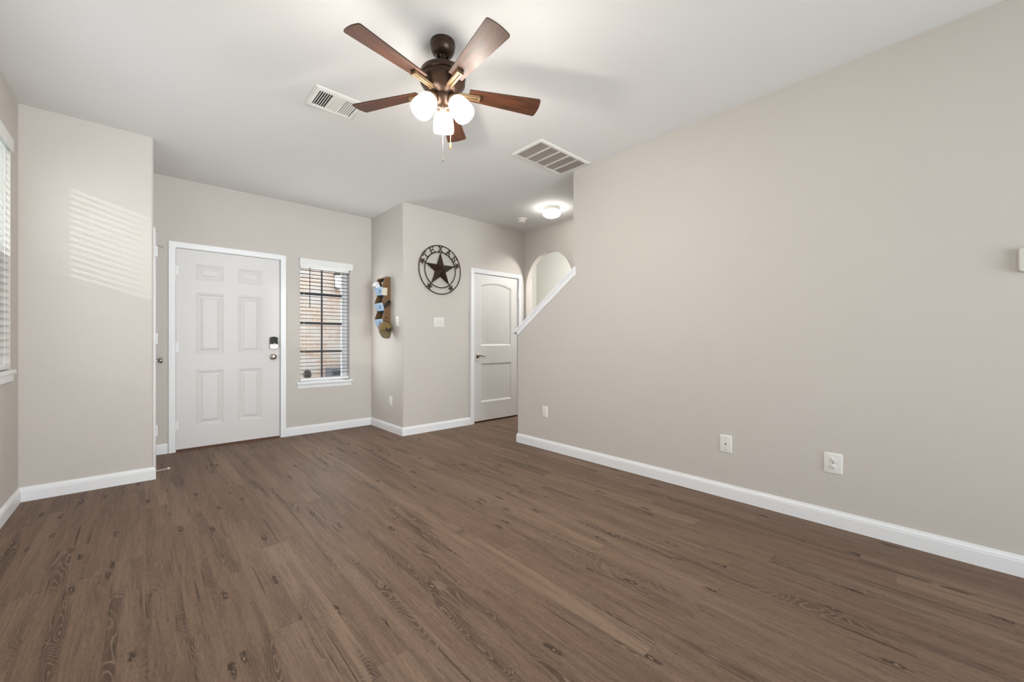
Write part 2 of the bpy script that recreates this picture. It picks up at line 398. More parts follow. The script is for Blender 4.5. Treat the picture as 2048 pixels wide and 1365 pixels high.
struct(g.build('wall_right', WALL), 'long beige right wall stepping down to a sloped half wall at the stairs', 'wall')
def arch_poly(y0, y1, zs, zt, n=28):
    c, a, b = (y0+y1)/2, (y1-y0)/2, zt-zs
    return [(c + a*math.cos(PI*i/n), zs + b*math.sin(PI*i/n)) for i in range(n+1)]
ap = arch_poly(3.43, 4.33, 1.885, 2.385)
outer = [(0.0, 0.0)]
poly = [(REAR, 0), (3.43, 0)] + ap[::-1] + [(4.33, 0), (KY, 0), (KY, H), (REAR, H)]
struct(G().prism(poly, AX, AX+0.085, 'x').build('wall_stair', WALL, smooth=30), 'beige stairwell wall with an arched opening', 'wall')
struct(G().box(5.4, 5.55, 1.0, 5.4, 0, H).box(AX+0.12, 5.4, 5.25, 5.4, 0, H).box(AX+0.12, 5.4, 1.0, 1.15, 0, H).build('wall_hall', HALLW), 'pale lit hall wall seen through the arched opening', 'wall')
struct(wall_x(G(), LX-0.15, 5.55, REAR-0.15, REAR, [(-0.2, 2.6, 0.0, 2.3)]).build('wall_rear', WALL), 'rear wall with the added patio door behind the viewer', 'wall')
# stairs behind the half wall
g = G()
for i in range(9): g.box(RX+0.115, AX, 3.22-0.268*(i+1), 3.22-0.268*i, 0, 0.19*(i+1))
struct(g.build('stairs', FLOOR), 'stairs rising behind the right wall', 'stairs')

# baseboards
BB = [(0, 0), (0.014, 0), (0.014, 0.070), (0.0125, 0.074), (0.0125, 0.080), (0.009, 0.086), (0.0065, 0.092), (0.005, 0.099), (0, 0.099)]
def baseboard(name, path, label):
    struct(G().sweep([(x, y, 0) for x, y in path], BB, (0, 0, 1)).build(name, TRIM), label, 'baseboard')
baseboard('baseboard_left', [(LX, REAR), (LX, BY-0.0001)], 'white baseboard along the left wall under the window')
baseboard('baseboard_closet', [(LX, BY), (CX, BY), (CX, BY+0.075)], 'white baseboard under the jutting wall left of the entry')
baseboard('baseboard_entry', [(CX, EY), (0.176, EY)], 'short white baseboard left of the front door casing')
baseboard('baseboard_window', [(1.222, EY), (NX, EY), (NX, KY), (3.222, KY)], 'white baseboard wrapping from under the narrow window to the back door')
baseboard('baseboard_right', [(RX+0.05, 3.25), (RX, 3.25), (RX, REAR)], 'white baseboard along the long right wall')
# casings
CS = [(0, 0), (0, 0.010), (0.010, 0.013), (0.030, 0.015), (0.044, 0.018), (0.052, 0.019), (0.057, 0.014), (0.057, 0)]
def casing(name, path, normal, label):
    struct(G().sweep(path, CS, normal).build(name, TRIM), label, 'door casing')
casing('trim_1', [(1.168, EY, 0), (1.168, EY, 2.048), (0.238, EY, 2.048), (0.238, EY, 0)], (0, -1, 0), 'white casing around the front door')
casing('trim_2', [(4.100, KY, 0), (4.100, KY, 2.036), (3.280, KY, 2.036), (3.280, KY, 0)], (0, -1, 0), 'white casing around the arched-panel door')
casing('trim_3', [(CX, 4.50, 0), (CX, 4.50, 2.06), (CX, 5.15, 2.06), (CX, 5.15, 0)], (1, 0, 0), 'white closet casing seen edge-on at the jutting wall corner')

# sloped stair cap
g = G()
def para(y0, y1, dz0, dz1, x0, x1): g.prism([(y0, zl(y0)+dz0), (y1, zl(y1)+dz0), (y1, zl(y1)+dz1), (y0, zl(y0)+dz1)], x0, x1, 'x')
para(2.447, 3.262, 0.0, 0.050, RX-0.013, RX); para(2.447, 3.262, 0.040, 0.054, RX-0.018, RX-0.004)
para(2.472, 3.262, 0.0, 0.050, RX+0.115, RX+0.128)
para(2.472, 3.308, 0.054, 0.076, RX-0.026, RX+0.141); para(2.447, 2.472, 0.054, 0.076, RX-0.026, RX)
para(3.25, 3.263, 0.0, 0.054, RX-0.013, RX+0.128)
struct(g.build('trim_4', TRIM, bevel=0.0025), 'white sloped cap board on top of the stair half wall', 'stair trim')

# ------------------------------------------------------------------ doors
def door_face(g, x0, x1, z0, z1, yf, panels, rings):
    """front skin of a panel door facing -Y: flat frame with every panel stepped in by rings [(inset, depth)]; returns the innermost loops"""
    bm = g.bm; edges = []
    def loop(poly, y):
        vs = [bm.verts.new((p[0], y, p[1])) for p in poly]
        return vs, [bm.edges.new((vs[i], vs[(i+1) % len(vs)])) for i in range(len(vs))]
    vo, e = loop([(x0, z0), (x1, z0), (x1, z1), (x0, z1)], yf); edges += e
    inner = []
    for poly in panels:
        prev, e = loop(poly, yf); edges += e
        last = poly
        for ins, dep in rings:
            last = offset_poly(poly, ins)
            cur = [bm.verts.new((p[0], yf + dep, p[1])) for p in last]
            n = len(cur)
            for i in range(n): g.face([prev[i], prev[(i+1) % n], cur[(i+1) % n], cur[i]])
            prev = cur
        inner.append((prev, last))
    bmesh.ops.triangle_fill(bm, edges=edges, use_beauty=True)
    return inner
def rect(x0, x1, z0, z1): return [(x0, z0), (x1, z0), (x1, z1), (x0, z1)]
def hinge(parent, x, y, z, mat=TRIM):
    h = G().lathe([(0.0, -0.05), (0.006, -0.05), (0.006, 0.05), (0.0, 0.05)], (x, y, z), seg=10).box(x-0.002, x+0.022, y+0.002, y+0.006, z-0.045, z+0.045)
    return h.build('hinge', mat, parent, smooth=40)

d1 = struct(thing('door_1', '', '', (0.70, EY, 0)), 'white six-panel front door with lock and knob', 'door')
YF = EY + 0.006
g = G()
pan = [rect(a, b, c, d) for a, b in ((0.398, 0.634), (0.760, 0.990)) for c, d in ((1.738, 1.902), (0.976, 1.607), (0.241, 0.808))]
inn = door_face(g, 0.240, 1.158, 0.022, 2.044, YF, pan, [(0.006, 0.004), (0.014, 0.004), (0.026, 0.011), (0.034, 0.011), (0.060, 0.003)])
for vs, _ in inn: g.face(vs)
g.box(0.240, 1.158, YF+0.013, YF+0.044, 0.022, 2.044)
for a, b, c, d in ((0.240, 0.2405, 0.022, 2.044), (1.1575, 1.158, 0.022, 2.044), (0.24, 1.158, 0.022, 0.0225), (0.24, 1.158, 2.0435, 2.044)): g.box(a, b, YF, YF+0.044, c, d)
g.build('door_leaf', DOORW, d1)
G().box(0.225, 0.238, EY+0.0, EY+0.15, 0, 2.06).box(1.160, 1.170, EY, EY+0.15, 0, 2.06).box(0.225, 1.17, EY, EY+0.15, 2.0465, 2.062).build('door_jamb', TRIM, d1)
G().prism([(EY-0.012, 0), (EY+0.02, 0), (EY+0.02, 0.017), (EY, 0.017), (EY-0.012, 0.006)], 0.238, 1.160, 'x').build('threshold', WOODB, d1)
for z in (1.822, 1.049, 0.267): hinge(d1, 0.236, EY-0.006, z)
dk = G().lathe([(0, 0), (0.033, 0), (0.033, 0.004), (0.028, 0.009), (0.013, 0.012), (0.012, 0.032), (0.020, 0.036), (0.029, 0.046), (0.030, 0.055), (0.025, 0.065), (0.012, 0.070), (0, 0.071)], (1.093, YF, 0.932), (0, -1, 0), 28).build('door_knob', NICKEL, d1, smooth=40)
sh = [(1.058, 1.03), (1.075, 1.023), (1.098, 1.020), (1.121, 1.023), (1.138, 1.03), (1.138, 1.150), (1.124, 1.158), (1.098, 1.163), (1.072, 1.158), (1.058, 1.150)]
lk = G().prism(sh, YF-0.030, YF, 'y').build('electronic_deadbolt', GLASSK, d1, smooth=30, bevel=0.004)
low = [(1.0572, 1.03), (1.075, 1.0222), (1.098, 1.019), (1.121, 1.0222), (1.1388, 1.03), (1.1388, 1.078), (1.0572, 1.078)]
tp = G().prism(low, YF-0.032, YF-0.002, 'y').build('nickel_cover', NICKEL, lk, smooth=30, bevel=0.003)
tp['label'] = 'satin nickel lower cover'
G().hexa([(1.090, YF-0.046, 1.040), (1.102, YF-0.046, 1.040), (1.102, YF-0.030, 1.040), (1.090, YF-0.030, 1.040), (1.096, YF-0.046, 1.088), (1.108, YF-0.046, 1.088), (1.108, YF-0.030, 1.088), (1.096, YF-0.030, 1.088)]).build('thumb_turn', NICKEL, lk, bevel=0.002)
for z, hgt in ((1.073, 0.028), (0.932, 0.028)):
    G().box(1.1575, 1.1612, YF-0.003, YF+0.014, z-hgt, z+hgt).build('strike_plate', BRONZE, d1)

d2 = struct(thing('door_2', '', '', (3.69, KY, 0)), 'white two-panel door with arched top panel and lever, beside the stairs', 'door')
YF = KY + 0.012
g = G()
n = 14; xa, xb = 3.403, 3.966
archp = [(xa, 1.049), (xb, 1.049), (xb, 1.872)] + [(xb - (xb-xa)*i/n, 1.872 + 0.050*(1 - (2*i/n - 1)**2)) for i in range(1, n)] + [(xa, 1.872)]
p2 = rect(3.409, 3.970, 0.275, 0.806)
inn = door_face(g, 3.284, 4.096, 0.024, 2.030, YF, [archp, p2], [(0.010, 0.006), (0.022, 0.013), (0.026, 0.013)])
for a, b, c, d in ((3.284, 3.2845, 0.024, 2.03), (4.0955, 4.096, 0.024, 2.03), (3.284, 4.096, 0.024, 0.0245), (3.284, 4.096, 2.0295, 2.03)): g.box(a, b, YF, YF+0.040, c, d)
g.box(3.284, 4.096, YF+0.016, YF+0.040, 0.024, 2.03)
polys = [p for _, p in inn]
leaf2 = g.build('door_leaf', DOORW, d2)
for p in polys:
    q = G(); q.face([q.bm.verts.new((a, YF+0.013, b)) for a, b in p]); q.face([q.bm.verts.new((a, YF+0.0155, b)) for a, b in p])
    q.build('plank_panel', BEAD, leaf2)
G().box(3.274, 3.2835, KY, KY+0.10, 0, 2.045).box(4.0965, 4.104, KY, KY+0.10, 0, 2.045).box(3.274, 4.104, KY, KY+0.10, 2.033, 2.048).build('door_jamb', TRIM, d2)
G().box(3.284, 4.096, KY+0.030, KY+0.06, 0, 0.0235).build('threshold', WOODB, d2)
g = G().lathe([(0, 0), (0.032, 0), (0.032, 0.005), (0.026, 0.010), (0.012, 0.013), (0.011, 0.045), (0, 0.045)], (3.352, YF, 0.912), (0, -1, 0), 24)
g.tube([(3.352, YF-0.042, 0.914), (3.375, YF-0.046, 0.918), (3.402, YF-0.048, 0.914), (3.43, YF-0.048, 0.903), (3.458, YF-0.046, 0.899)], [0.010, 0.010, 0.009, 0.0075, 0.006], 10)
g.build('lever_handle', NICKEL, d2, smooth=45)
for z in (1.80, 1.05, 0.25): hinge(d2, 4.099, KY-0.004, z)

d3 = struct(thing('door_3', '', '', (CX, 4.83, 0)), 'white closet door seen edge-on with a nickel knob', 'door')
G().box(CX, CX+0.010, 4.503, 5.147, 0.012, 2.055).build('door_leaf', DOORW, d3)
for z in (1.86, 1.13, 0.36):
    G().lathe([(0, -0.045), (0.0065, -0.045), (0.0065, 0.045), (0, 0.045)], (CX+0.0215, 4.50, z), seg=10).box(CX+0.012, CX+0.0215, 4.497, 4.503, z-0.043, z+0.043).build('hinge', TRIM, d3, smooth=40)
G().lathe([(0, 0), (0.032, 0), (0.032, 0.004), (0.026, 0.009), (0.012, 0.012), (0.011, 0.028), (0.020, 0.034), (0.028, 0.044), (0.029, 0.053), (0.024, 0.062), (0.010, 0.067), (0, 0.068)], (CX+0.010, 5.075, 0.925), (1, 0, 0), 28).build('door_knob', NICKEL, d3, smooth=40)
st = G().tube([(CX+0.02, 4.50, 1.905), (CX+0.045, 4.50, 1.905), (CX+0.058, 4.495, 1.900)], 0.0035, 8).lathe([(0, 0), (0.008, 0), (0.008, 0.008), (0, 0.008)], (CX+0.055, 4.495, 1.900), (1, 0, -0.2), 12)
st.build('hinge_pin_stop', NICKEL, d3, smooth=40)

# spring door stop on the closet baseboard
ds = thing('door_stop', 'small spring door stop sticking out near the floor at the jutting wall corner', 'door stop', (CX+0.014, 4.385, 0.05))
a = Vector((CX+0.014, 4.385, 0.050)); b = Vector((CX+0.088, 4.385, 0.056)); ax = (b-a).normalized()
G().lathe([(0, 0), (0.010, 0), (0.009, 0.005), (0, 0.006)], a, ax, 14).build('mount', STEEL, ds, smooth=40)
pts = []
for i in range(161):
    t = i/160; ang = 2*PI*12*t; p = a + (b-a)*t
    pts.append((p.x, p.y + 0.0045*math.cos(ang), p.z + 0.0045*math.sin(ang)))
G().tube(pts, 0.0013, 6).build('spring', PLASTIC2, ds, smooth=60)
G().lathe([(0, 0), (0.007, 0), (0.0075, 0.010), (0.005, 0.014), (0, 0.014)], b, ax, 14).build('rubber_tip', PLASTIC, ds, smooth=40)

# ------------------------------------------------------------------ windows and blinds
def slat_mb(g, along, c0, c1, depth, z, width, tilt=0.0, n=5):
    """one slightly crowned blind slat; along='x': runs along x at depth y"""
    rows = []
    for th in (0.0, 0.0025):
        r = []
        for i in range(n):
            s_ = (i/(n-1) - 0.5); crown = 0.003*(1 - (2*s_)**2)
            r.append((s_*width*math.cos(tilt), z + crown + th + s_*width*math.sin(tilt)))
        rows.append(r)
    prof = rows[0] + rows[1][::-1]
    if along == 'x': g.prism([(depth + p[0], p[1]) for p in prof], c0, c1, 'x')
    else: g.prism([(depth + p[0], p[1]) for p in prof], c0, c1, 'y')
# front (entry) window
w1 = struct(thing('window_1', '', '', (1.666, EY, 0.6)), 'narrow window with dark grid bars beside the front door', 'window')
fx0, fx1, fz0, fz1 = FW
g = G()
for a, b, c, d in ((fx0, fx0+0.030, fz0, fz1), (fx1-0.062, fx1, fz0, fz1), (fx0, fx1, fz0, fz0+0.035), (fx0, fx1, fz1-0.03, fz1)): g.box(a, b, 5.345, 5.40, c, d)
g.build('window_frame', TRIM, w1)
G().box(fx0+0.02, fx1-0.02, 5.372, 5.376, fz0+0.035, fz1-0.03).build('pane', GLASS, w1)
xm = 1.656
G().box(xm-0.009, xm+0.009, 5.364, 5.3715, fz0+0.035, fz1-0.03).build('muntin', MUNTIN, w1)
for z, hh in ((1.691, 0.012), (1.333, 0.014), (0.984, 0.013)):
    G().box(fx0+0.02, fx1-0.02, 5.360, 5.3635, z-hh, z+hh).build('muntin', MUNTIN, w1)
G().box(fx0+0.001, fx1-0.001, EY-0.001, 5.345, fz0-0.001, fz0+0.006).box(1.338, 1.990, EY-0.030, EY, 0.600, 0.622).build('window_sill', TRIM, w1, bevel=0.004)
G().sweep([(1.350, EY, 0.600), (1.978, EY, 0.600)], [(0, 0), (0, 0.022), (0.010, 0.020), (0.022, 0.010), (0.040, 0.009), (0.052, 0.006), (0.052, 0)], (0, -1, 0)).build('apron', TRIM, w1)

b1 = thing('window_blind', 'white slatted blind with open slats on the narrow entry window', 'blind', (1.666, EY, 2.05))
G().box(1.362, 1.984, EY-0.048, EY-0.034, 2.012, 2.096).box(1.362, 1.376, EY-0.034, EY-0.0005, 2.012, 2.096).box(1.970, 1.984, EY-0.034, EY-0.0005, 2.012, 2.096).box(1.362, 1.984, EY-0.034, EY-0.0005, 2.082, 2.096).build('valance', BLIND, b1, bevel=0.003)
G().box(1.380, 1.952, EY+0.006, EY+0.060, 1.985, 2.028).build('head_rail', BLIND, b1)
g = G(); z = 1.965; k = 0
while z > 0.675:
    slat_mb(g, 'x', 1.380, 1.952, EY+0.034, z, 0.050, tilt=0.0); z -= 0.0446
g.build('slats', SLAT_BACKLIT, b1)
G().box(1.380, 1.952, EY+0.010, EY+0.058, 0.634, 0.664).build('bottom_rail', BLIND, b1, bevel=0.003)
for x in (1.425, 1.905):
    for yy in (EY+0.008, EY+0.060): G().tube([(x, yy, 1.99), (x, yy, 0.66)], 0.0011, 6).build('ladder_cord', BLIND, b1)
wand = G().tube([(1.484, EY+0.003, 2.0), (1.484, EY+0.001, 1.517)], 0.0042, 8).build('tilt_wand', MUNTIN, b1, smooth=40); wand['label'] = 'dark tilt wand'
# left window
ly0, ly1, lz0, lz1 = LW
w2 = struct(thing('window_2', '', '', (LX, 3.21, lz0)), 'wide white-framed window at the left edge of the view', 'window')
g = G(); xf0, xf1 = LX-0.15, LX-0.085
for a, b, c, d in ((ly0, ly0+0.04, lz0, lz1), (ly1-0.04, ly1, lz0, lz1), (ly0, ly1, lz0, lz0+0.04), (ly0, ly1, lz1-0.04, lz1), (3.19, 3.23, lz0, lz1), (ly0, ly1, 1.62, 1.66)): g.box(xf0, xf1, a, b, c, d)
g.build('window_frame', TRIM, w2)
for a, b in ((ly0+0.04, 3.19), (3.23, ly1-0.04)):
    for c, d in ((lz0+0.04, 1.62), (1.66, lz1-0.04)): G().box(xf0+0.030, xf0+0.034, a, b, c, d).build('pane', GLASS, w2)
    G().box(xf0+0.010, xf0+0.011, a, b, lz0+0.04, 1.62).build('insect_screen', SCREEN, w2)
G().box(xf1, LX+0.001, ly0, ly1, lz0-0.001, lz0+0.006).box(LX, LX+0.022, ly0-0.03, ly1+0.03, lz0-0.018, lz0+0.006).build('window_sill', TRIM, w2, bevel=0.004)
G().box(LX, LX+0.014, ly0-0.02, ly1+0.005, lz0-0.065, lz0-0.018).build('apron', TRIM, w2, bevel=0.003)
b2 = thing('window_blind', 'white slatted blind on the left wall window at the photo edge', 'blind', (LX, 3.21, 2.38))
G().box(LX+0.001, LX+0.015, ly0+0.002, ly1+0.003, 2.335, 2.412).box(LX+0.0005, LX+0.001, ly1-0.01, ly1+0.003, 2.335, 2.412).build('valance', BLIND, b2, bevel=0.003)
G().box(LX-0.055, LX-0.002, ly0+0.008, ly1-0.006, 2.345, 2.396).build('head_rail', BLIND, b2)
g = G(); z = 2.32
while z > 0.985:
    slat_mb(g, 'y', ly0+0.008, ly1-0.004, LX-0.029, z, 0.050, tilt=0.12); z -= 0.0446
g.build('slats', BLIND, b2)
G().box(LX-0.054, LX-0.004, ly0+0.008, ly1-0.004, 0.930, 0.960).build('bottom_rail', BLIND, b2, bevel=0.003)
for y in (ly0+0.15, 3.0, 3.45, ly1-0.13):
    for xx in (LX-0.055, LX-0.003): G().tube([(xx, y, 2.35), (xx, y, 0.95)], 0.0011, 6).build('ladder_cord', BLIND, b2)
# patio door and side window added behind the viewer to let light in
w3 = struct(thing('window_3', '', '', (1.2, REAR, 0)), 'glazed patio door added in the rear wall to admit daylight', 'window')
g = G()
for a, b, c, d in ((-0.2, -0.13, 0, 2.3), (1.16, 1.24, 0, 2.3), (2.53, 2.6, 0, 2.3), (-0.2, 2.6, 0, 0.08), (-0.2, 2.6, 2.22, 2.3)): g.box(a, b, REAR-0.10, REAR-0.04, c, d)
g.build('window_frame', TRIM, w3); 
for a, b in ((-0.13, 1.16), (1.24, 2.53)): G().box(a, b, REAR-0.074, REAR-0.07, 0.08, 2.22).build('pane', GLASS, w3)
w4 = struct(thing('window_4', '', '', (LX, -1.3, 0.65)), 'left wall window added behind the viewer to admit sky light', 'window')
g = G()
for a, b, c, d in ((-2.6, -2.55, 0.65, 2.25), (-0.05, 0.0, 0.65, 2.25), (-2.6, 0, 0.65, 0.7), (-2.6, 0, 2.2, 2.25)): g.box(LX-0.12, LX-0.06, a, b, c, d)
g.build('window_frame', TRIM, w4)
G().box(LX-0.092, LX-0.088, -2.55, -0.05, 0.7, 2.2).build('pane', GLASS, w4)

# ------------------------------------------------------------------ ceiling fan
FX, FY = 1.212, 1.893
fan = thing('ceiling_fan', 'five-blade walnut ceiling fan with bronze motor and three lit lamps', 'ceiling fan', (FX, FY, H))
c0 = (FX, FY, 0)
G().lathe([(0.066, H-0.0005), (0.067, 2.722), (0.0645, 2.719), (0.0655, 2.712), (0.063, 2.698), (0.056, 2.682), (0.045, 2.671), (0.032, 2.667), (0.031, 2.674), (0, 2.676)], c0, seg=40).build('canopy', BRONZE, fan, smooth=35)
G().lathe([(0.0, 2.690), (0.020, 2.690), (0.021, 2.672), (0.012, 2.662), (0.0115, 2.612), (0.022, 2.608), (0.023, 2.590), (0, 2.590)], c0, seg=24).build('downrod', BRONZE, fan, smooth=35)
G().lathe([(0, 2.594), (0.055, 2.592), (0.100, 2.585), (0.119, 2.574), (0.124, 2.562), (0.124, 2.546), (0.117, 2.541), (0.116, 2.535), (0.121, 2.531), (0.121, 2.516), (0.113, 2.504), (0.104, 2.492), (0.098, 2.486), (0.094, 2.478), (0.078, 2.462), (0.062, 2.452), (0.050, 2.446), (0, 2.446)], c0, seg=56).build('motor_housing', BRONZE, fan, smooth=30)
PH = -168.6; PITCH = R(-11.2); ZB = 2.482
def radial(k, r, t, n, zc=ZB, pitch=PITCH):
    """point at radius r, across t, above n on blade k"""
    a_ = R(PH + 72*k); u = Vector((math.cos(a_), math.sin(a_), 0)); tt = Vector((-math.sin(a_), math.cos(a_), 0)); up = u.cross(tt)
    v = tt*math.cos(pitch) + up*math.sin(pitch); nn = u.cross(v)
    return Vector((FX, FY, zc)) + u*r + v*t + nn*n
def blade_outline():
    ri, ro, wr, wt, rc = 0.145, 0.560, 0.040, 0.065, 0.014
    pts = [(ri, -wr)]
    pts += [(ro-rc-0.006, -wt+0.0005)] + [(ro-rc-0.006+rc*math.sin(R(a)), -wt+rc-rc*math.cos(R(a))) for a in (20, 45, 70, 90)]
    m = 6
    for i in range(1, m): 
        s_ = -1 + 2*i/m; pts.append((ro - 0.006 + 0.006*(1-s_*s_), s_*(wt-rc)))
    pts += [(ro-rc-0.006+rc*math.sin(R(a)), wt-rc+rc*math.cos(R(a))) for a in (90, 70, 45, 20)] + [(ro-rc-0.006, wt-0.0005), (ri, wr)]
    return pts
OUT = blade_outline()
for k in range(5):
    g = G(); bm = g.bm; uvl = bm.loops.layers.uv.new('UVMap')
    lo = [bm.verts.new(radial(k, r, t, -0.003)) for r, t in OUT]; hi = [bm.verts.new(radial(k, r, t, 0.003)) for r, t in OUT]
    fl = bm.faces.new(lo); fh = bm.faces.new(hi[::-1]); n = len(OUT)
    for f, order in ((fl, OUT), (fh, OUT[::-1])):
        for lp, (r, t) in zip(f.loops, order): lp[uvl].uv = (r + k*3.1, t)
    for i in range(n):
        f = bm.faces.new([lo[i], hi[i], hi[(i+1) % n], lo[(i+1) % n]]); f.material_index = 1
    bl = g.build('blade', [BLADE, EDGE], fan)
    # iron: arm from the hub, broadening under the blade with two raised bars
    g = G()
    def bar(r0, r1, t0, t1, n0, n1, drop0=0.0, drop1=0.0):
        P = lambda r, t, n_, d: radial(k, r, t, n_) - Vector((0, 0, d))
        g.hexa([P(r0,t0,n0,drop0), P(r1,t0,n0,drop1), P(r1,t1,n0,drop1), P(r0,t1,n0,drop0), P(r0,t0,n1,drop0), P(r1,t0,n1,drop1), P(r1,t1,n1,drop1), P(r0,t1,n1,drop0)])
    bar(0.072, 0.205, -0.017, 0.017, -0.012, -0.0035, 0.006, 0.0)
    bar(0.072, 0.200, -0.015, -0.004, -0.019, -0.012, 0.006, 0.0); bar(0.072, 0.200, 0.004, 0.015, -0.019, -0.012, 0.006, 0.0)
    bar(0.198, 0.208, -0.018, 0.018, -0.021, -0.0035)
    ir = g.build('blade_iron', BRONZE_L, fan, bevel=0.002)
    g = G()
    for t in (-0.012, 0.012):
        p = radial(k, 0.080, t, -0.012) - Vector((0, 0, 0.006)); g.lathe([(0, -0.010), (0.005, -0.009), (0.006, -0.004), (0.006, 0.004), (0, 0.004)], p, seg=12)
    g.build('screws', BRONZE_L, ir, smooth=40)
G().lathe([(0.052, 2.447), (0.054, 2.436), (0.050, 2.424), (0.046, 2.412), (0.036, 2.398), (0.020, 2.390), (0.010, 2.386), (0.008, 2.378), (0, 2.376)], c0, seg=40).build('switch_housing', BRONZE, fan, smooth=35)
az_cam = math.degrees(math.atan2(-FY, -FX))
for da in (180, 60, -60):
    a_ = R(az_cam + da - (2 if da == 180 else 0)); u = Vector((math.cos(a_), math.sin(a_), 0)); tl = R(36)
    ax = u*math.sin(tl) + Vector((0, 0, -1))*math.cos(tl)
    top = Vector((FX, FY, 2.412)) + u*0.070
    cup = G().tube([Vector((FX, FY, 2.420)) + u*0.030, Vector((FX, FY, 2.428)) + u*0.050, top - ax*0.020], 0.010, 12)
    cup.lathe([(0, -0.026), (0.022, -0.024), (0.030, -0.010), (0.031, 0.008), (0.028, 0.010), (0, 0.010)], top, ax, 28)
    arm = cup.build('lamp_arm', BRONZE_L, fan, smooth=40)
    G().lathe([(0.029, 0.004), (0.041, 0.010), (0.049, 0.024), (0.054, 0.048), (0.058, 0.078), (0.0585, 0.102), (0.055, 0.116), (0.052, 0.116), (0.055, 0.100), (0.0545, 0.078), (0.0505, 0.048), (0.045, 0.026), (0.028, 0.012)], top, ax, 40, cap=False).build('lamp_shade', SHADE, fan, smooth=50)
    G().lathe([(0, 0.012), (0.014, 0.012), (0.014, 0.030), (0.024, 0.055), (0.027, 0.072), (0.022, 0.090), (0.010, 0.098), (0, 0.099)], top, ax, 24).build('bulb', SHADE, arm, smooth=50)
    lamp('fan_bulb', 'POINT', top + ax*0.118, 17.5, (1, 0.94, 0.85), shadow_soft_size=0.03)
# two pull chains
def unproj_chain(px, d):
    u_ = (px - 1024) / 809.0; a_ = math.atan(737/809.0)
    return (d*(math.sin(a_) + u_*math.cos(a_)), d*(math.cos(a_) - u_*math.sin(a_)))
x, y = FX - 0.012, FY - 0.018
ch = G().tube([(x, y, 2.40), (x, y, 2.125)], 0.0009, 6).build('pull_chain', STEEL, fan); 
G().lathe([(0, 0.042), (0.0028, 0.040), (0.0034, 0.030), (0.0036, 0.012), (0.0050, 0.006), (0.0046, 0.0), (0, 0)], (x, y, 2.083), seg=12).build('pull', STEEL, ch, smooth=40)
x, y = FX + 0.030, FY - 0.030
ch = G().tube([(x, y, 2.41), (x, y, 2.195)], 0.0010, 6).build('pull_chain', BRASSY, fan); ch['label'] = 'brass pull chain'
G().lathe([(0, 0.036), (0.003, 0.034), (0.0045, 0.028), (0.005, 0.004), (0.004, 0.0), (0, 0)], (x, y, 2.160), seg=12).build('pull', BRASSY, ch, smooth=40)

# ------------------------------------------------------------------ ceiling fixtures
rg = thing('ceiling_register', 'small white supply air vent on the ceiling left of the fan', 'air vent', (0.98, 2.87, H))
x0, x1, y0, y1 = 0.812, 1.132, 2.738, 3.000
P = [(x0, y0), (x1, y0), (x1, y1), (x0, y1)]
G().sweep([(a, b, H) for a, b in P], [(0, 0), (0, -0.004), (-0.014, -0.011), (-0.034, -0.012), (-0.034, 0)], (0, 0, 1), closed=True).build('frame', PLASTIC, rg)
G().box(x0+0.03, x1-0.03, y0+0.03, y1-0.03, H-0.0015, H-0.0005).build('duct_opening', DARK, rg)
g = G()
def blade_bar(g, a0, a1, b, tilt, along, wdt=0.011):
    c, s_ = math.cos(tilt)*wdt/2, math.sin(tilt)*wdt/2
    prof = [(b - c, H-0.008 - s_), (b + c, H-0.008 + s_), (b + c, H-0.0068 + s_), (b - c, H-0.0068 - s_)]
    if along == 'y': g.prism(prof, a0, a1, 'y')
    else: g.prism(prof, a0, a1, 'x')
for i in range(6): blade_bar(g, y0+0.034, y1-0.034, x0+0.046+0.0145*i, 0.30, 'y', 0.0075)
for i in range(6): blade_bar(g, y0+0.034, y1-0.034, x1-0.046-0.0145*i, -0.25, 'y', 0.0095)
g.build('side_louvers', PLASTIC, rg)
g = G()
for i in range(14): blade_bar(g, x0+0.128, x1-0.128, y0+0.042+0.0138*i, -0.42, 'x', 0.0125)
g.build('middle_louvers', PLASTIC, rg)
g = G()
for xx in (x0+0.121, x1-0.129): g.box(xx, xx+0.008, y0+0.03, y1-0.03, H-0.013, H-0.001)
g.build('dividers', PLASTIC, rg)

rt = thing('return_grille', 'large white return air grille with grey filter on the ceiling by the right wall', 'air vent', (2.70, 2.43, H))
x0, x1, y0, y1 = 2.370, 3.022, 2.252, 2.606
P = [(x0, y0), (x1, y0), (x1, y1), (x0, y1)]
G().sweep([(a, b, H) for a, b in P], [(0, 0), (0, -0.004), (-0.010, -0.010), (-0.030, -0.011), (-0.030, 0)], (0, 0, 1), closed=True).build('frame', PLASTIC, rt)
G().box(x0+0.028, x1-0.028, y0+0.028, y1-0.028, H-0.0015, H-0.0005).build('filter', FILTER, rt)
g = G(); n = 5; pw = (x1-x0-0.06)/n
for i in range(1, n): g.box(x0+0.03+pw*i-0.006, x0+0.03+pw*i+0.006, y0+0.028, y1-0.028, H-0.012, H-0.001)
g.build('ribs', PLASTIC, rt)
g = G(); yy = y0+0.040
while yy < y1-0.034: 
    blade_bar(g, x0+0.03, x1-0.03, yy, 0.9, 'x', 0.010); yy += 0.0125
g.build('louvers', FILTER, rt)

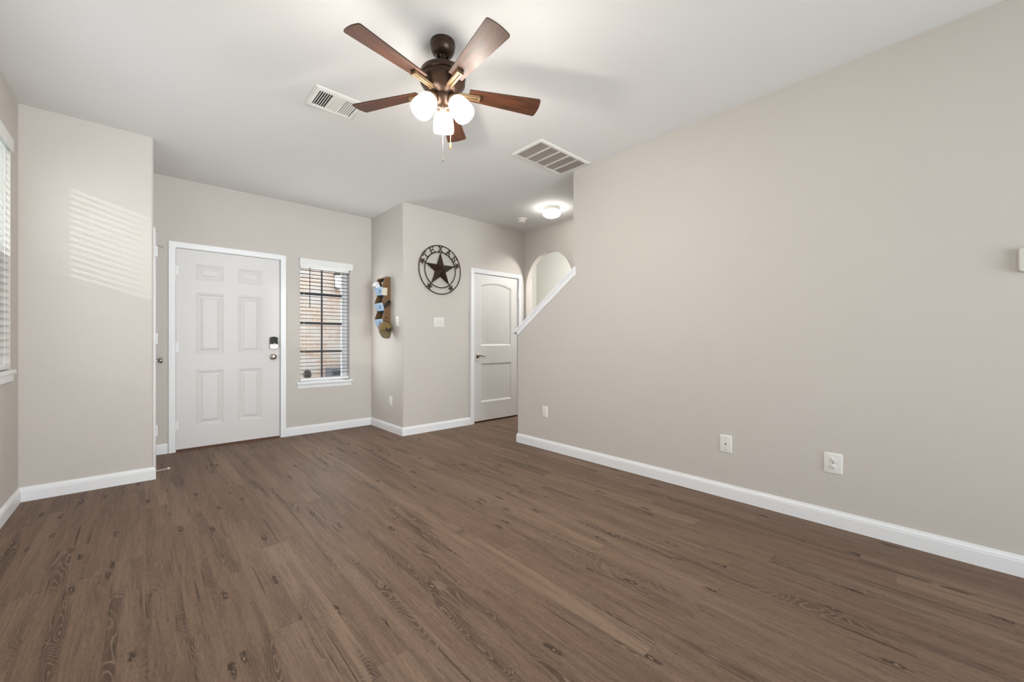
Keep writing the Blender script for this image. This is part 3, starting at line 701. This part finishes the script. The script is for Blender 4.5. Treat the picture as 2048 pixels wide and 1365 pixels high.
fl = thing('flush_ceiling_light', 'lit round flush ceiling lamp above the stairs', 'ceiling light', (3.69, 3.33, H))
c = (3.690, 3.330, 0)
G().lathe([(0.100, H-0.0005), (0.103, H-0.006), (0.103, H-0.040), (0.098, H-0.046), (0, H-0.046)], c, seg=40).build('base', PLASTIC2, fl, smooth=35)
G().lathe([(0.096, H-0.044), (0.108, H-0.052), (0.112, H-0.064), (0.106, H-0.084), (0.088, H-0.102), (0.060, H-0.114), (0.028, H-0.120), (0, H-0.121)], c, seg=40, cap=False).build('lamp_shade', SHADE2, fl, smooth=50)
sm = thing('smoke_detector', 'small white round smoke detector on the ceiling near the stair lamp', 'smoke detector', (3.728, 3.895, H))
c = (3.728, 3.895, 0)
G().lathe([(0.068, H-0.0005), (0.069, H-0.008), (0.064, H-0.014), (0, H-0.014)], c, seg=36).build('base', PLASTIC, sm, smooth=35)
G().lathe([(0.050, H-0.013), (0.052, H-0.020), (0.046, H-0.026), (0.046, H-0.034), (0.050, H-0.038), (0.044, H-0.050), (0.018, H-0.053), (0, H-0.053)], c, seg=36).build('cap', PLASTIC, sm, smooth=35)

# ------------------------------------------------------------------ star wall art
SC = Vector((2.742, KY-0.026, 2.001))
star = thing('metal_star_wall_art', 'round dark metal wall star with cut-out lettering on the back wall', 'wall art', tuple(SC))
def polar(r, deg, d=0.0): return SC + Vector((r*math.cos(R(deg)), -d, r*math.sin(R(deg))))
for nm, rr in (('outer_ring', 0.302), ('inner_ring', 0.222)):
    G().tube([polar(rr, 360*i/72) for i in range(72)], 0.0062, 8, closed=True).build(nm, STARMET, star, smooth=60)
def solid_star(g, c, r, rin, h, rot=90, back=0.004):
    top = g.bm.verts.new(c + Vector((0, -h, 0))); V = []; B = []
    for i in range(10):
        a = R(rot + 36*i); q = r if i % 2 == 0 else rin
        V.append(g.bm.verts.new(c + Vector((q*math.cos(a), 0, q*math.sin(a))))); B.append(g.bm.verts.new(c + Vector((q*math.cos(a), back, q*math.sin(a)))))
    for i in range(10):
        j = (i+1) % 10; g.face([V[i], V[j], top]); g.face([V[i], B[i], B[j], V[j]])
    g.face(B)
g = G(); solid_star(g, SC, 0.222, 0.082, 0.078); g.build('raised_star', STARMET, star)
for d in (18, 162, 234, 306):
    g = G(); solid_star(g, polar(0.262, d), 0.046, 0.019, 0.008, rot=d+180); g.build('small_star', STARMET, star)
LET = {'T': [(-.5,1,.5,1), (0,1,0,0), (-.5,1,-.5,.78), (.5,1,.5,.78), (-.22,0,.22,0)],
       'E': [(-.38,0,-.38,1), (-.5,1,.42,1), (-.38,.52,.2,.52), (-.5,0,.45,0), (.42,1,.42,.78), (.45,0,.45,.24), (.2,.64,.2,.4)],
       'X': [(-.42,0,.42,1), (-.42,1,.42,0), (-.56,1,-.24,1), (.24,1,.56,1), (-.56,0,-.24,0), (.24,0,.56,0)],
       'A': [(-.42,0,0,1), (0,1,.42,0), (-.24,.38,.24,.38), (-.58,0,-.26,0), (.26,0,.58,0)],
       'S': [(.42,.8,.2,1), (.2,1,-.22,1), (-.22,1,-.42,.76), (-.42,.76,-.2,.54), (-.2,.54,.22,.46), (.22,.46,.42,.24), (.42,.24,.2,0), (.2,0,-.22,0), (-.22,0,-.44,.2)]}
for ch_, deg in zip('TEXAS', (143, 117, 90, 63, 38)):
    g = G(); o_ = polar(0.226, deg); rad = Vector((math.cos(R(deg)), 0, math.sin(R(deg)))); tan = Vector((math.sin(R(deg)), 0, -math.cos(R(deg))))
    for x0_, y0_, x1_, y1_ in LET[ch_]:
        A = o_ + tan*(x0_*0.062) + rad*(y0_*0.072); B = o_ + tan*(x1_*0.062) + rad*(y1_*0.072)
        dv = (B-A).normalized(); pv = Vector((dv.z, 0, -dv.x))*0.0048; A = A - dv*0.003; B = B + dv*0.003; dy = Vector((0, 0.003, 0))
        g.hexa([A-pv-dy, B-pv-dy, B-pv+dy, A-pv+dy, A+pv-dy, B+pv-dy, B+pv+dy, A+pv+dy])
    lt = g.build('letter', STARMET, star); lt['label'] = 'metal letter ' + ch_
for za, zb_ in ((0.03, 0.055), (-0.055, -0.03)): G().box(SC.x-0.012, SC.x+0.012, SC.y+0.004, KY, SC.z+za, SC.z+zb_).build('wall_spacer', STARMET, star)

# ------------------------------------------------------------------ wall organizer and what it holds
RY0, RY1 = 4.683, 4.905
rack = thing('wall_organizer', 'tall wooden wall organizer with three galvanized pockets between entry window and switch', 'wall organizer', (NX, (RY0+RY1)/2, 1.27))
def dx(d): return NX - d
prof = [(0, 1.275), (0.070, 1.285), (0.080, 1.305), (0.094, 1.345), (0.104, 1.378), (0.103, 1.40), (0.090, 1.44), (0.078, 1.468), (0.078, 1.492), (0.092, 1.535), (0.104, 1.580), (0.103, 1.602), (0.090, 1.638), (0.078, 1.662), (0.078, 1.688),
        (0.092, 1.735), (0.104, 1.775), (0.100, 1.80), (0.084, 1.845), (0.066, 1.892), (0.058, 1.900), (0, 1.900)]
for y in (RY0, RY1-0.012): G().prism([(dx(d), z) for d, z in prof], y, y+0.012, 'y').build('side_panel', RACKW, rack)
G().box(NX-0.010, NX, RY0+0.012, RY1-0.012, 1.28, 1.895).build('back_panel', GALV, rack)
g = G().box(dx(0.060), NX-0.01, RY0+0.012, RY1-0.012, 1.884, 1.896); g.build('top_shelf', RACKW, rack)
for zb in (1.290, 1.487, 1.682):
    top = zb + 0.092
    g = G()
    for y_, s_ in ((RY0-0.001, 1),): pass
    g.hexa([(dx(0.076), RY0-0.002, zb), (dx(0.076), RY1+0.002, zb), (dx(0.073), RY1+0.002, zb), (dx(0.073), RY0-0.002, zb), (dx(0.108), RY0-0.002, top), (dx(0.108), RY1+0.002, top), (dx(0.105), RY1+0.002, top), (dx(0.105), RY0-0.002, top)])
    g.box(dx(0.074), NX-0.010, RY0+0.012, RY1-0.012, zb, zb+0.006)
    pk = g.build('pocket', GALV, rack)
    # small dark emblem on each pocket front
    g = G(); ym = (RY0+RY1)/2 - 0.01
    ln = lambda z: 0.0765 + (z - zb)/0.092*0.032
    for (a, b, c, d) in ((-0.028, -0.002, 0.045, 0.060), (-0.020, 0.004, 0.030, 0.048), (0.004, 0.026, 0.026, 0.040), (-0.006, 0.012, 0.056, 0.070)):
        z0_, z1_ = zb + c, zb + d
        g.hexa([(dx(ln(z0_)+0.0012), ym+a, z0_), (dx(ln(z0_)+0.0012), ym+b, z0_), (dx(ln(z0_)), ym+b, z0_), (dx(ln(z0_)), ym+a, z0_), (dx(ln(z1_)+0.0012), ym+a, z1_), (dx(ln(z1_)+0.0012), ym+b, z1_), (dx(ln(z1_)), ym+b, z1_), (dx(ln(z1_)), ym+a, z1_)])
    g.build('emblem', NAVY, pk)
hooks = []
for x_, z_ in ((2.190, 1.772), (2.200, 1.590), (2.185, 1.392)):
    G().tube([(x_, RY0, z_+0.012), (x_, RY0-0.016, z_+0.010), (x_, RY0-0.030, z_-0.004), (x_, RY0-0.040, z_+0.008)], 0.0028, 8).build('hook', BLACKL, rack, smooth=50)
def sheet(c, u, v, w_, h_, th): 
    """thin card: centre c, across u, up v"""
    c, u, v = Vector(c), Vector(u).normalized(), Vector(v).normalized(); n_ = u.cross(v).normalized()*th/2; u = u*w_/2; v = v*h_/2
    return G().hexa([c-u-v-n_, c+u-v-n_, c+u+v-n_, c-u+v-n_, c-u-v+n_, c+u-v+n_, c+u+v+n_, c-u+v+n_])
e1 = G(); pr = [(0.070, 1.700), (0.112, 1.800), (0.130, 1.775), (0.132, 1.778), (0.113, 1.806), (0.066, 1.701)]
env = sheet((dx(0.088), 4.835, 1.765), (0, 1, 0.03), (-0.36, 0, 0.93), 0.13, 0.150, 0.006)
env.hexa([(dx(0.118), 4.770, 1.838), (dx(0.118), 4.900, 1.842), (dx(0.114), 4.900, 1.844), (dx(0.114), 4.770, 1.840), (dx(0.142), 4.775, 1.792), (dx(0.142), 4.905, 1.796), (dx(0.139), 4.905, 1.797), (dx(0.139), 4.775, 1.793)])
tag(env.build('mail_envelope', PAPER, base=(dx(0.09), 4.835, 1.70)), 'white envelope folded over the front of the top organizer pocket', 'mail')
tag(sheet((dx(0.062), 4.735, 1.762), (0, 1, -0.05), (-0.18, 0, 0.98), 0.070, 0.150, 0.003).build('folded_letter', PAPER, base=(dx(0.06), 4.735, 1.70)), 'pale letter standing behind the envelope in the top pocket', 'mail')
tag(sheet((2.162, RY0-0.020, 1.713), (1, 0.12, 0.05), (0.06, 0, 1), 0.066, 0.092, 0.002).tube([(2.182, RY0-0.020, 1.757), (2.190, RY0-0.026, 1.769)], 0.0015, 6).build('hanging_tag', PAPERC, base=(2.18, RY0-0.02, 1.70)), 'cream paper tag hanging from the upper side hook of the organizer', 'tag')
kc = thing('key_strap', 'black strap with keys hanging from the middle side hook of the organizer', 'keys', (2.20, RY0-0.025, 1.58))
G().tube([(2.226, RY0-0.012, 1.600), (2.215, RY0-0.026, 1.588), (2.19, RY0-0.024, 1.560), (2.165, RY0-0.020, 1.535), (2.160, RY0-0.016, 1.505)], [0.014, 0.020, 0.021, 0.016, 0.010], 10).build('strap', BLACKL, kc, smooth=60)
G().lathe([(0.009, -0.001), (0.011, 0), (0.009, 0.001)], (2.170, RY0-0.034, 1.596), (0.3, -1, 0), 16, cap=False).box(2.157, 2.164, RY0-0.036, RY0-0.034, 1.572, 1.598).build('keys', STEEL, kc, smooth=40)

cap = thing('ball_cap', 'olive baseball cap hanging bill down from the lowest organizer side hook', 'cap', (2.168, RY0-0.05, 1.26))
CC = Vector((2.168, RY0-0.020, 1.262))   # crown centre; the front panel faces the room, the bill hangs down
rows = []; nu, nv = 20, 10
for j in range(nv+1):
    ph = (PI/2)*j/nv; r = []
    for i in range(nu+1):
        th = 2*PI*i/nu
        q = math.cos(ph)**0.8
        r.append(CC + Vector((0.080*q*math.cos(th), -0.085*math.sin(ph)**0.9, (0.088 if math.sin(th) > 0 else 0.052)*q*math.sin(th))))
    rows.append(r)
G().grid(rows).build('crown', CAPC, cap, smooth=70)
rows2 = []
for j in range(5):
    t = j/4; rows2.append([CC + Vector((0.083*math.cos(2*PI*i/nu), 0.018*t, (0.10 if math.sin(2*PI*i/nu) > 0 else 0.055)*math.sin(2*PI*i/nu))) for i in range(nu+1)])
cb = G().grid(rows2).build('back_band', CAPD, cap, smooth=70); cb['label'] = 'camouflage back band'
top_, bot_ = [], []
rows3, rows4 = [], []
for j in range(9):
    t = j/8; r1, r2 = [], []
    for i in range(13):
        s_ = -1 + 2*i/12
        half = 0.077 + 0.003*t - 0.010*max(0, t-0.6)/0.4
        x_ = CC.x - 0.010 + s_*half; edge = 0.020*(abs(s_)**3)
        z_ = CC.z - 0.026 - (0.094 - 0.060*abs(s_)**4.0)*t
        y_ = CC.y - 0.058 + 0.042*s_*s_ - 0.012*t
        r1.append((x_, y_, z_)); r2.append((x_, y_+0.003, z_))
    rows3.append(r1); rows4.append(r2)
br = G().grid(rows3).grid(rows4).build('bill', CAPB, cap, smooth=70)
g = G()
for s_ in (-1, 1):
    q = [(0.001, -0.037), (0.036, -0.020), (0.032, 0.016), (0.001, -0.012)]
    g.hexa([CC + Vector((s_*a, y_ + 0.10*a*a/0.036, b)) for y_ in (-0.080, -0.0925) for a, b in q])
em = g.build('emblem', BLACKL, cap); em['label'] = 'dark two-pointed emblem'

# ------------------------------------------------------------------ switch plates, outlets, thermostat
def frame_axes(wall):
    """(right, out) unit vectors for a wall seen from the room"""
    return {'right': (Vector((0, -1, 0)), Vector((-1, 0, 0))), 'nook': (Vector((0, -1, 0)), Vector((-1, 0, 0))), 'back': (Vector((1, 0, 0)), Vector((0, -1, 0)))}[wall]
def plate(name, label, cat, wall, c, wdt, hgt, group=None):
    u, n_ = frame_axes(wall); c = Vector(c); t = thing(name, label, cat, tuple(c), group)
    g = G(); r = 0.006; q = []
    for sx, sy, a0 in ((1, -1, -90), (1, 1, 0), (-1, 1, 90), (-1, -1, 180)):
        for a in (0, 45, 90): q.append((sx*(wdt/2-r) + r*math.cos(R(a0+a)), sy*(hgt/2-r) + r*math.sin(R(a0+a))))
    rings = []
    for ins, d in ((0, 0), (0, 0.0025), (0.0022, 0.0050), (0.005, 0.0062)):
        rings.append([g.bm.verts.new(c + u*(a*(1-2*ins/wdt)) + Vector((0, 0, b*(1-2*ins/hgt))) + n_*d) for a, b in q])
    m = len(q)
    for A, B in zip(rings, rings[1:]):
        for i in range(m): g.face([A[i], A[(i+1) % m], B[(i+1) % m], B[i]])
    g.face(rings[-1]); g.face(rings[0][::-1])
    g.build('cover_plate', PLASTIC, t, smooth=25)
    return t, u, n_, c
def ob(c, u, n_, x0, x1, z0, z1, d0, d1, g=None):
    g = g or G(); k = Vector((0, 0, 1))
    return g.hexa([c+u*a+k*b+n_*d for d, a, b in ((d0,x0,z0),(d0,x1,z0),(d0,x1,z1),(d0,x0,z1),(d1,x0,z0),(d1,x1,z0),(d1,x1,z1),(d1,x0,z1))])
def screw(c, u, n_, x, z, t):
    G().lathe([(0, 0), (0.0032, 0), (0.0028, 0.001), (0, 0.0012)], c + u*x + Vector((0, 0, z)) + n_*0.006, n_, 12).build('screw', STEEL, t, smooth=40)
def duplex(label, wall, c, wdt, hgt, decora=False):
    t, u, n_, c = plate('wall_outlet', label, 'outlet', wall, c, wdt, hgt)
    for s_ in (1, -1):
        z = 0.0195*s_
        face = G().lathe([(0, 0), (0.0165, 0), (0.0165, 0.0018), (0.0155, 0.0026), (0, 0.0026)], c + Vector((0, 0, z)) + n_*0.006, n_, 28).build('receptacle', PLASTIC, t, smooth=40)
        g = ob(c, u, n_, -0.0074, -0.0056, z+0.000, z+0.0085, 0.0080, 0.0090); ob(c, u, n_, 0.0056, 0.0072, z+0.001, z+0.0078, 0.0080, 0.0090, g)
        g.lathe([(0, 0), (0.0026, 0), (0.0026, 0.001), (0, 0.001)], c + Vector((0, 0, z-0.0075)) + n_*0.0080, n_, 12)
        g.build('slots', DARK, face)
    screw(c, u, n_, 0, 0, t)
    return t
duplex('largest white double outlet plate, nearest on the right wall', 'right', (RX, 0.495, 0.3765), 0.090, 0.122)
t, u, n_, c = plate('cable_plate', 'white cable plate with one black hole on the right wall', 'cable plate', 'right', (RX, 1.098, 0.3805), 0.080, 0.124)
G().lathe([(0, 0), (0.0052, 0), (0.0052, 0.001), (0, 0.001)], c + n_*0.006, n_, 16).build('cable_hole', DARK, t)
screw(c, u, n_, 0, 0.0415, t); screw(c, u, n_, 0, -0.0415, t)
t, u, n_, c = plate('wall_outlet', 'small white outlet farthest along the right wall near the stair end', 'outlet', 'right', (RX, 2.845, 0.385), 0.076, 0.116)
ins = ob(c, u, n_, -0.0165, 0.0165, -0.034, 0.034, 0.006, 0.0085).build('receptacle', PLASTIC, t, bevel=0.001)
for a_, b_, z0_, z1_ in ((-0.0074, -0.0050, 0.012, 0.021), (0.0050, 0.0072, 0.012, 0.020), (-0.0074, -0.0050, -0.024, -0.015), (0.0050, 0.0072, -0.024, -0.015)): ob(c, u, n_, a_, b_, z0_, z1_, 0.0083, 0.0089).build('slot', FILTER, ins)
t, u, n_, c = plate('wall_outlet', 'narrow-looking white outlet below the organizer near the nook corner', 'outlet', 'nook', (NX, 4.675, 0.372), 0.076, 0.116)
ins = ob(c, u, n_, -0.0165, 0.0165, -0.034, 0.034, 0.006, 0.0085).build('receptacle', PLASTIC, t, bevel=0.001)
for z0_, z1_ in ((0.012, 0.021), (-0.024, -0.015)): ob(c, u, n_, -0.0074, -0.0050, z0_, z1_, 0.0083, 0.0089).build('slot', FILTER, ins)
t, u, n_, c = plate('light_switch', 'white single switch plate right of the wall organizer', 'light switch', 'nook', (NX, 4.503, 1.346), 0.080, 0.126)
rk = G().hexa([c + u*a + Vector((0, 0, b)) + n_*d for a, b, d in ((-0.0165,-0.033,0.006),(0.0165,-0.033,0.006),(0.0165,0.033,0.006),(-0.0165,0.033,0.006),(-0.0165,-0.033,0.0085),(0.0165,-0.033,0.0085),(0.0165,0.033,0.0125),(-0.0165,0.033,0.0125))]).build('rocker', PLASTIC, t, bevel=0.001)
t, u, n_, c = plate('light_switch', 'square white two-gang switch plate below the metal star', 'light switch', 'back', (2.736, KY, 1.346), 0.146, 0.124)
for sx, up in ((-0.024, 1), (0.024, -1)):
    pl = ob(c, u, n_, sx-0.0055, sx+0.0055, -0.012, 0.012, 0.0058, 0.0072).build('toggle_slot', PLASTIC2, t)
    k = Vector((0, 0, 1)); A = c + u*sx + n_*0.006; B = A + n_*0.012 + k*(0.008*up)
    G().hexa([A-u*0.0045-k*0.004, A+u*0.0045-k*0.004, A+u*0.0045+k*0.004, A-u*0.0045+k*0.004, B-u*0.0035-k*0.003, B+u*0.0035-k*0.003, B+u*0.0035+k*0.003, B-u*0.0035+k*0.003]).build('toggle', PLASTIC, pl, bevel=0.0008)
    for z in (0.031, -0.031): screw(c, u, n_, sx, z, t)
th = thing('thermostat', 'rounded white wall control box cut off at the right photo edge', 'thermostat', (RX, -0.262, 1.487))
q = []
for sx, sy, a0 in ((1, -1, -90), (1, 1, 0), (-1, 1, 90), (-1, -1, 180)):
    for a in (0, 22.5, 45, 67.5, 90): q.append((sx*(0.065-0.014) + 0.014*math.cos(R(a0+a)), sy*(0.057-0.014) + 0.014*math.sin(R(a0+a))))
G().prism([(-0.262 + a, 1.487 + b) for a, b in q], RX-0.024, RX, 'x').build('housing', PLASTIC2, th, smooth=30, bevel=0.004)
G().box(RX-0.0255, RX-0.0238, -0.300, -0.230, 1.465, 1.515).build('display', PLASTIC, th, bevel=0.001)

# ------------------------------------------------------------------ outside the front window
struct(G().box(-14, 14, 5.42, 20, -0.30, -0.15).build('ground_front', CONC), 'pale concrete walk outside the narrow window', 'ground')
struct(G().box(-20, -0.83, -12, 5.41, -0.30, -0.15).build('ground_side', LAWN), 'lawn outside the left window', 'ground')
struct(G().box(0.3, 5.5, 7.0, 7.25, -0.15, 3.6).build('wall_outside', BRICK), 'pale pinkish brick wall outside the narrow window', 'wall')
struct(G().box(0.3, 5.5, 6.55, 7.0, -0.15, 0.50).build('trim_5', CONC), 'pale ledge at the foot of the outside brick wall', 'ledge')
ln = thing('porch_lantern', 'dark-roofed white porch lantern on the outside brick wall seen through the blind', 'lantern', (2.38, 6.9, 2.15))
G().lathe([(0, 0.10), (0.02, 0.09), (0.045, 0.05), (0.085, 0.0), (0.080, -0.008), (0, -0.008)], (2.385, 6.88, 2.205), seg=6).build('lantern_roof', ROOFM, ln)
G().lathe([(0.055, 0), (0.060, -0.01), (0.050, -0.18), (0.03, -0.19), (0, -0.19)], (2.385, 6.88, 2.195), seg=6).build('lantern_glass', LANT, ln)
G().box(2.36, 2.41, 6.93, 7.0, 1.98, 2.26).build('back_plate', UTIL, ln)
struct(G().box(-7.0, -6.0, -9.0, -3.6, -0.15, 5.2).build('sun_blocker', CONC), 'plain house wall added out of view to keep sun off the side window', 'blocker')  # unseen block added to stop sun entering the side window
ub = thing('utility_box', 'blue-grey utility box on the ledge outside the narrow window', 'utility box', (2.36, 6.75, 0.5))
G().box(2.20, 2.52, 6.68, 6.95, 0.50, 0.68).build('housing', UTIL, ub, bevel=0.01)
G().box(2.23, 2.47, 6.672, 6.682, 0.58, 0.63).build('louver', MUNTIN, ub)
dm = thing('path_light', 'small black dome path light on the ledge outside the narrow window', 'path light', (1.885, 6.80, 0.5))
G().lathe([(0.050, 0.55), (0.058, 0.58), (0.048, 0.64), (0.02, 0.665), (0, 0.668)], (1.885, 6.80, 0), seg=20).build('dome', DARK, dm, smooth=40)
G().lathe([(0.035, 0.5), (0.035, 0.552), (0, 0.552)], (1.885, 6.80, 0), seg=16).build('post', DARK, dm, smooth=40)

for o in bpy.data.objects:
    if '_base' in o: del o['_base']
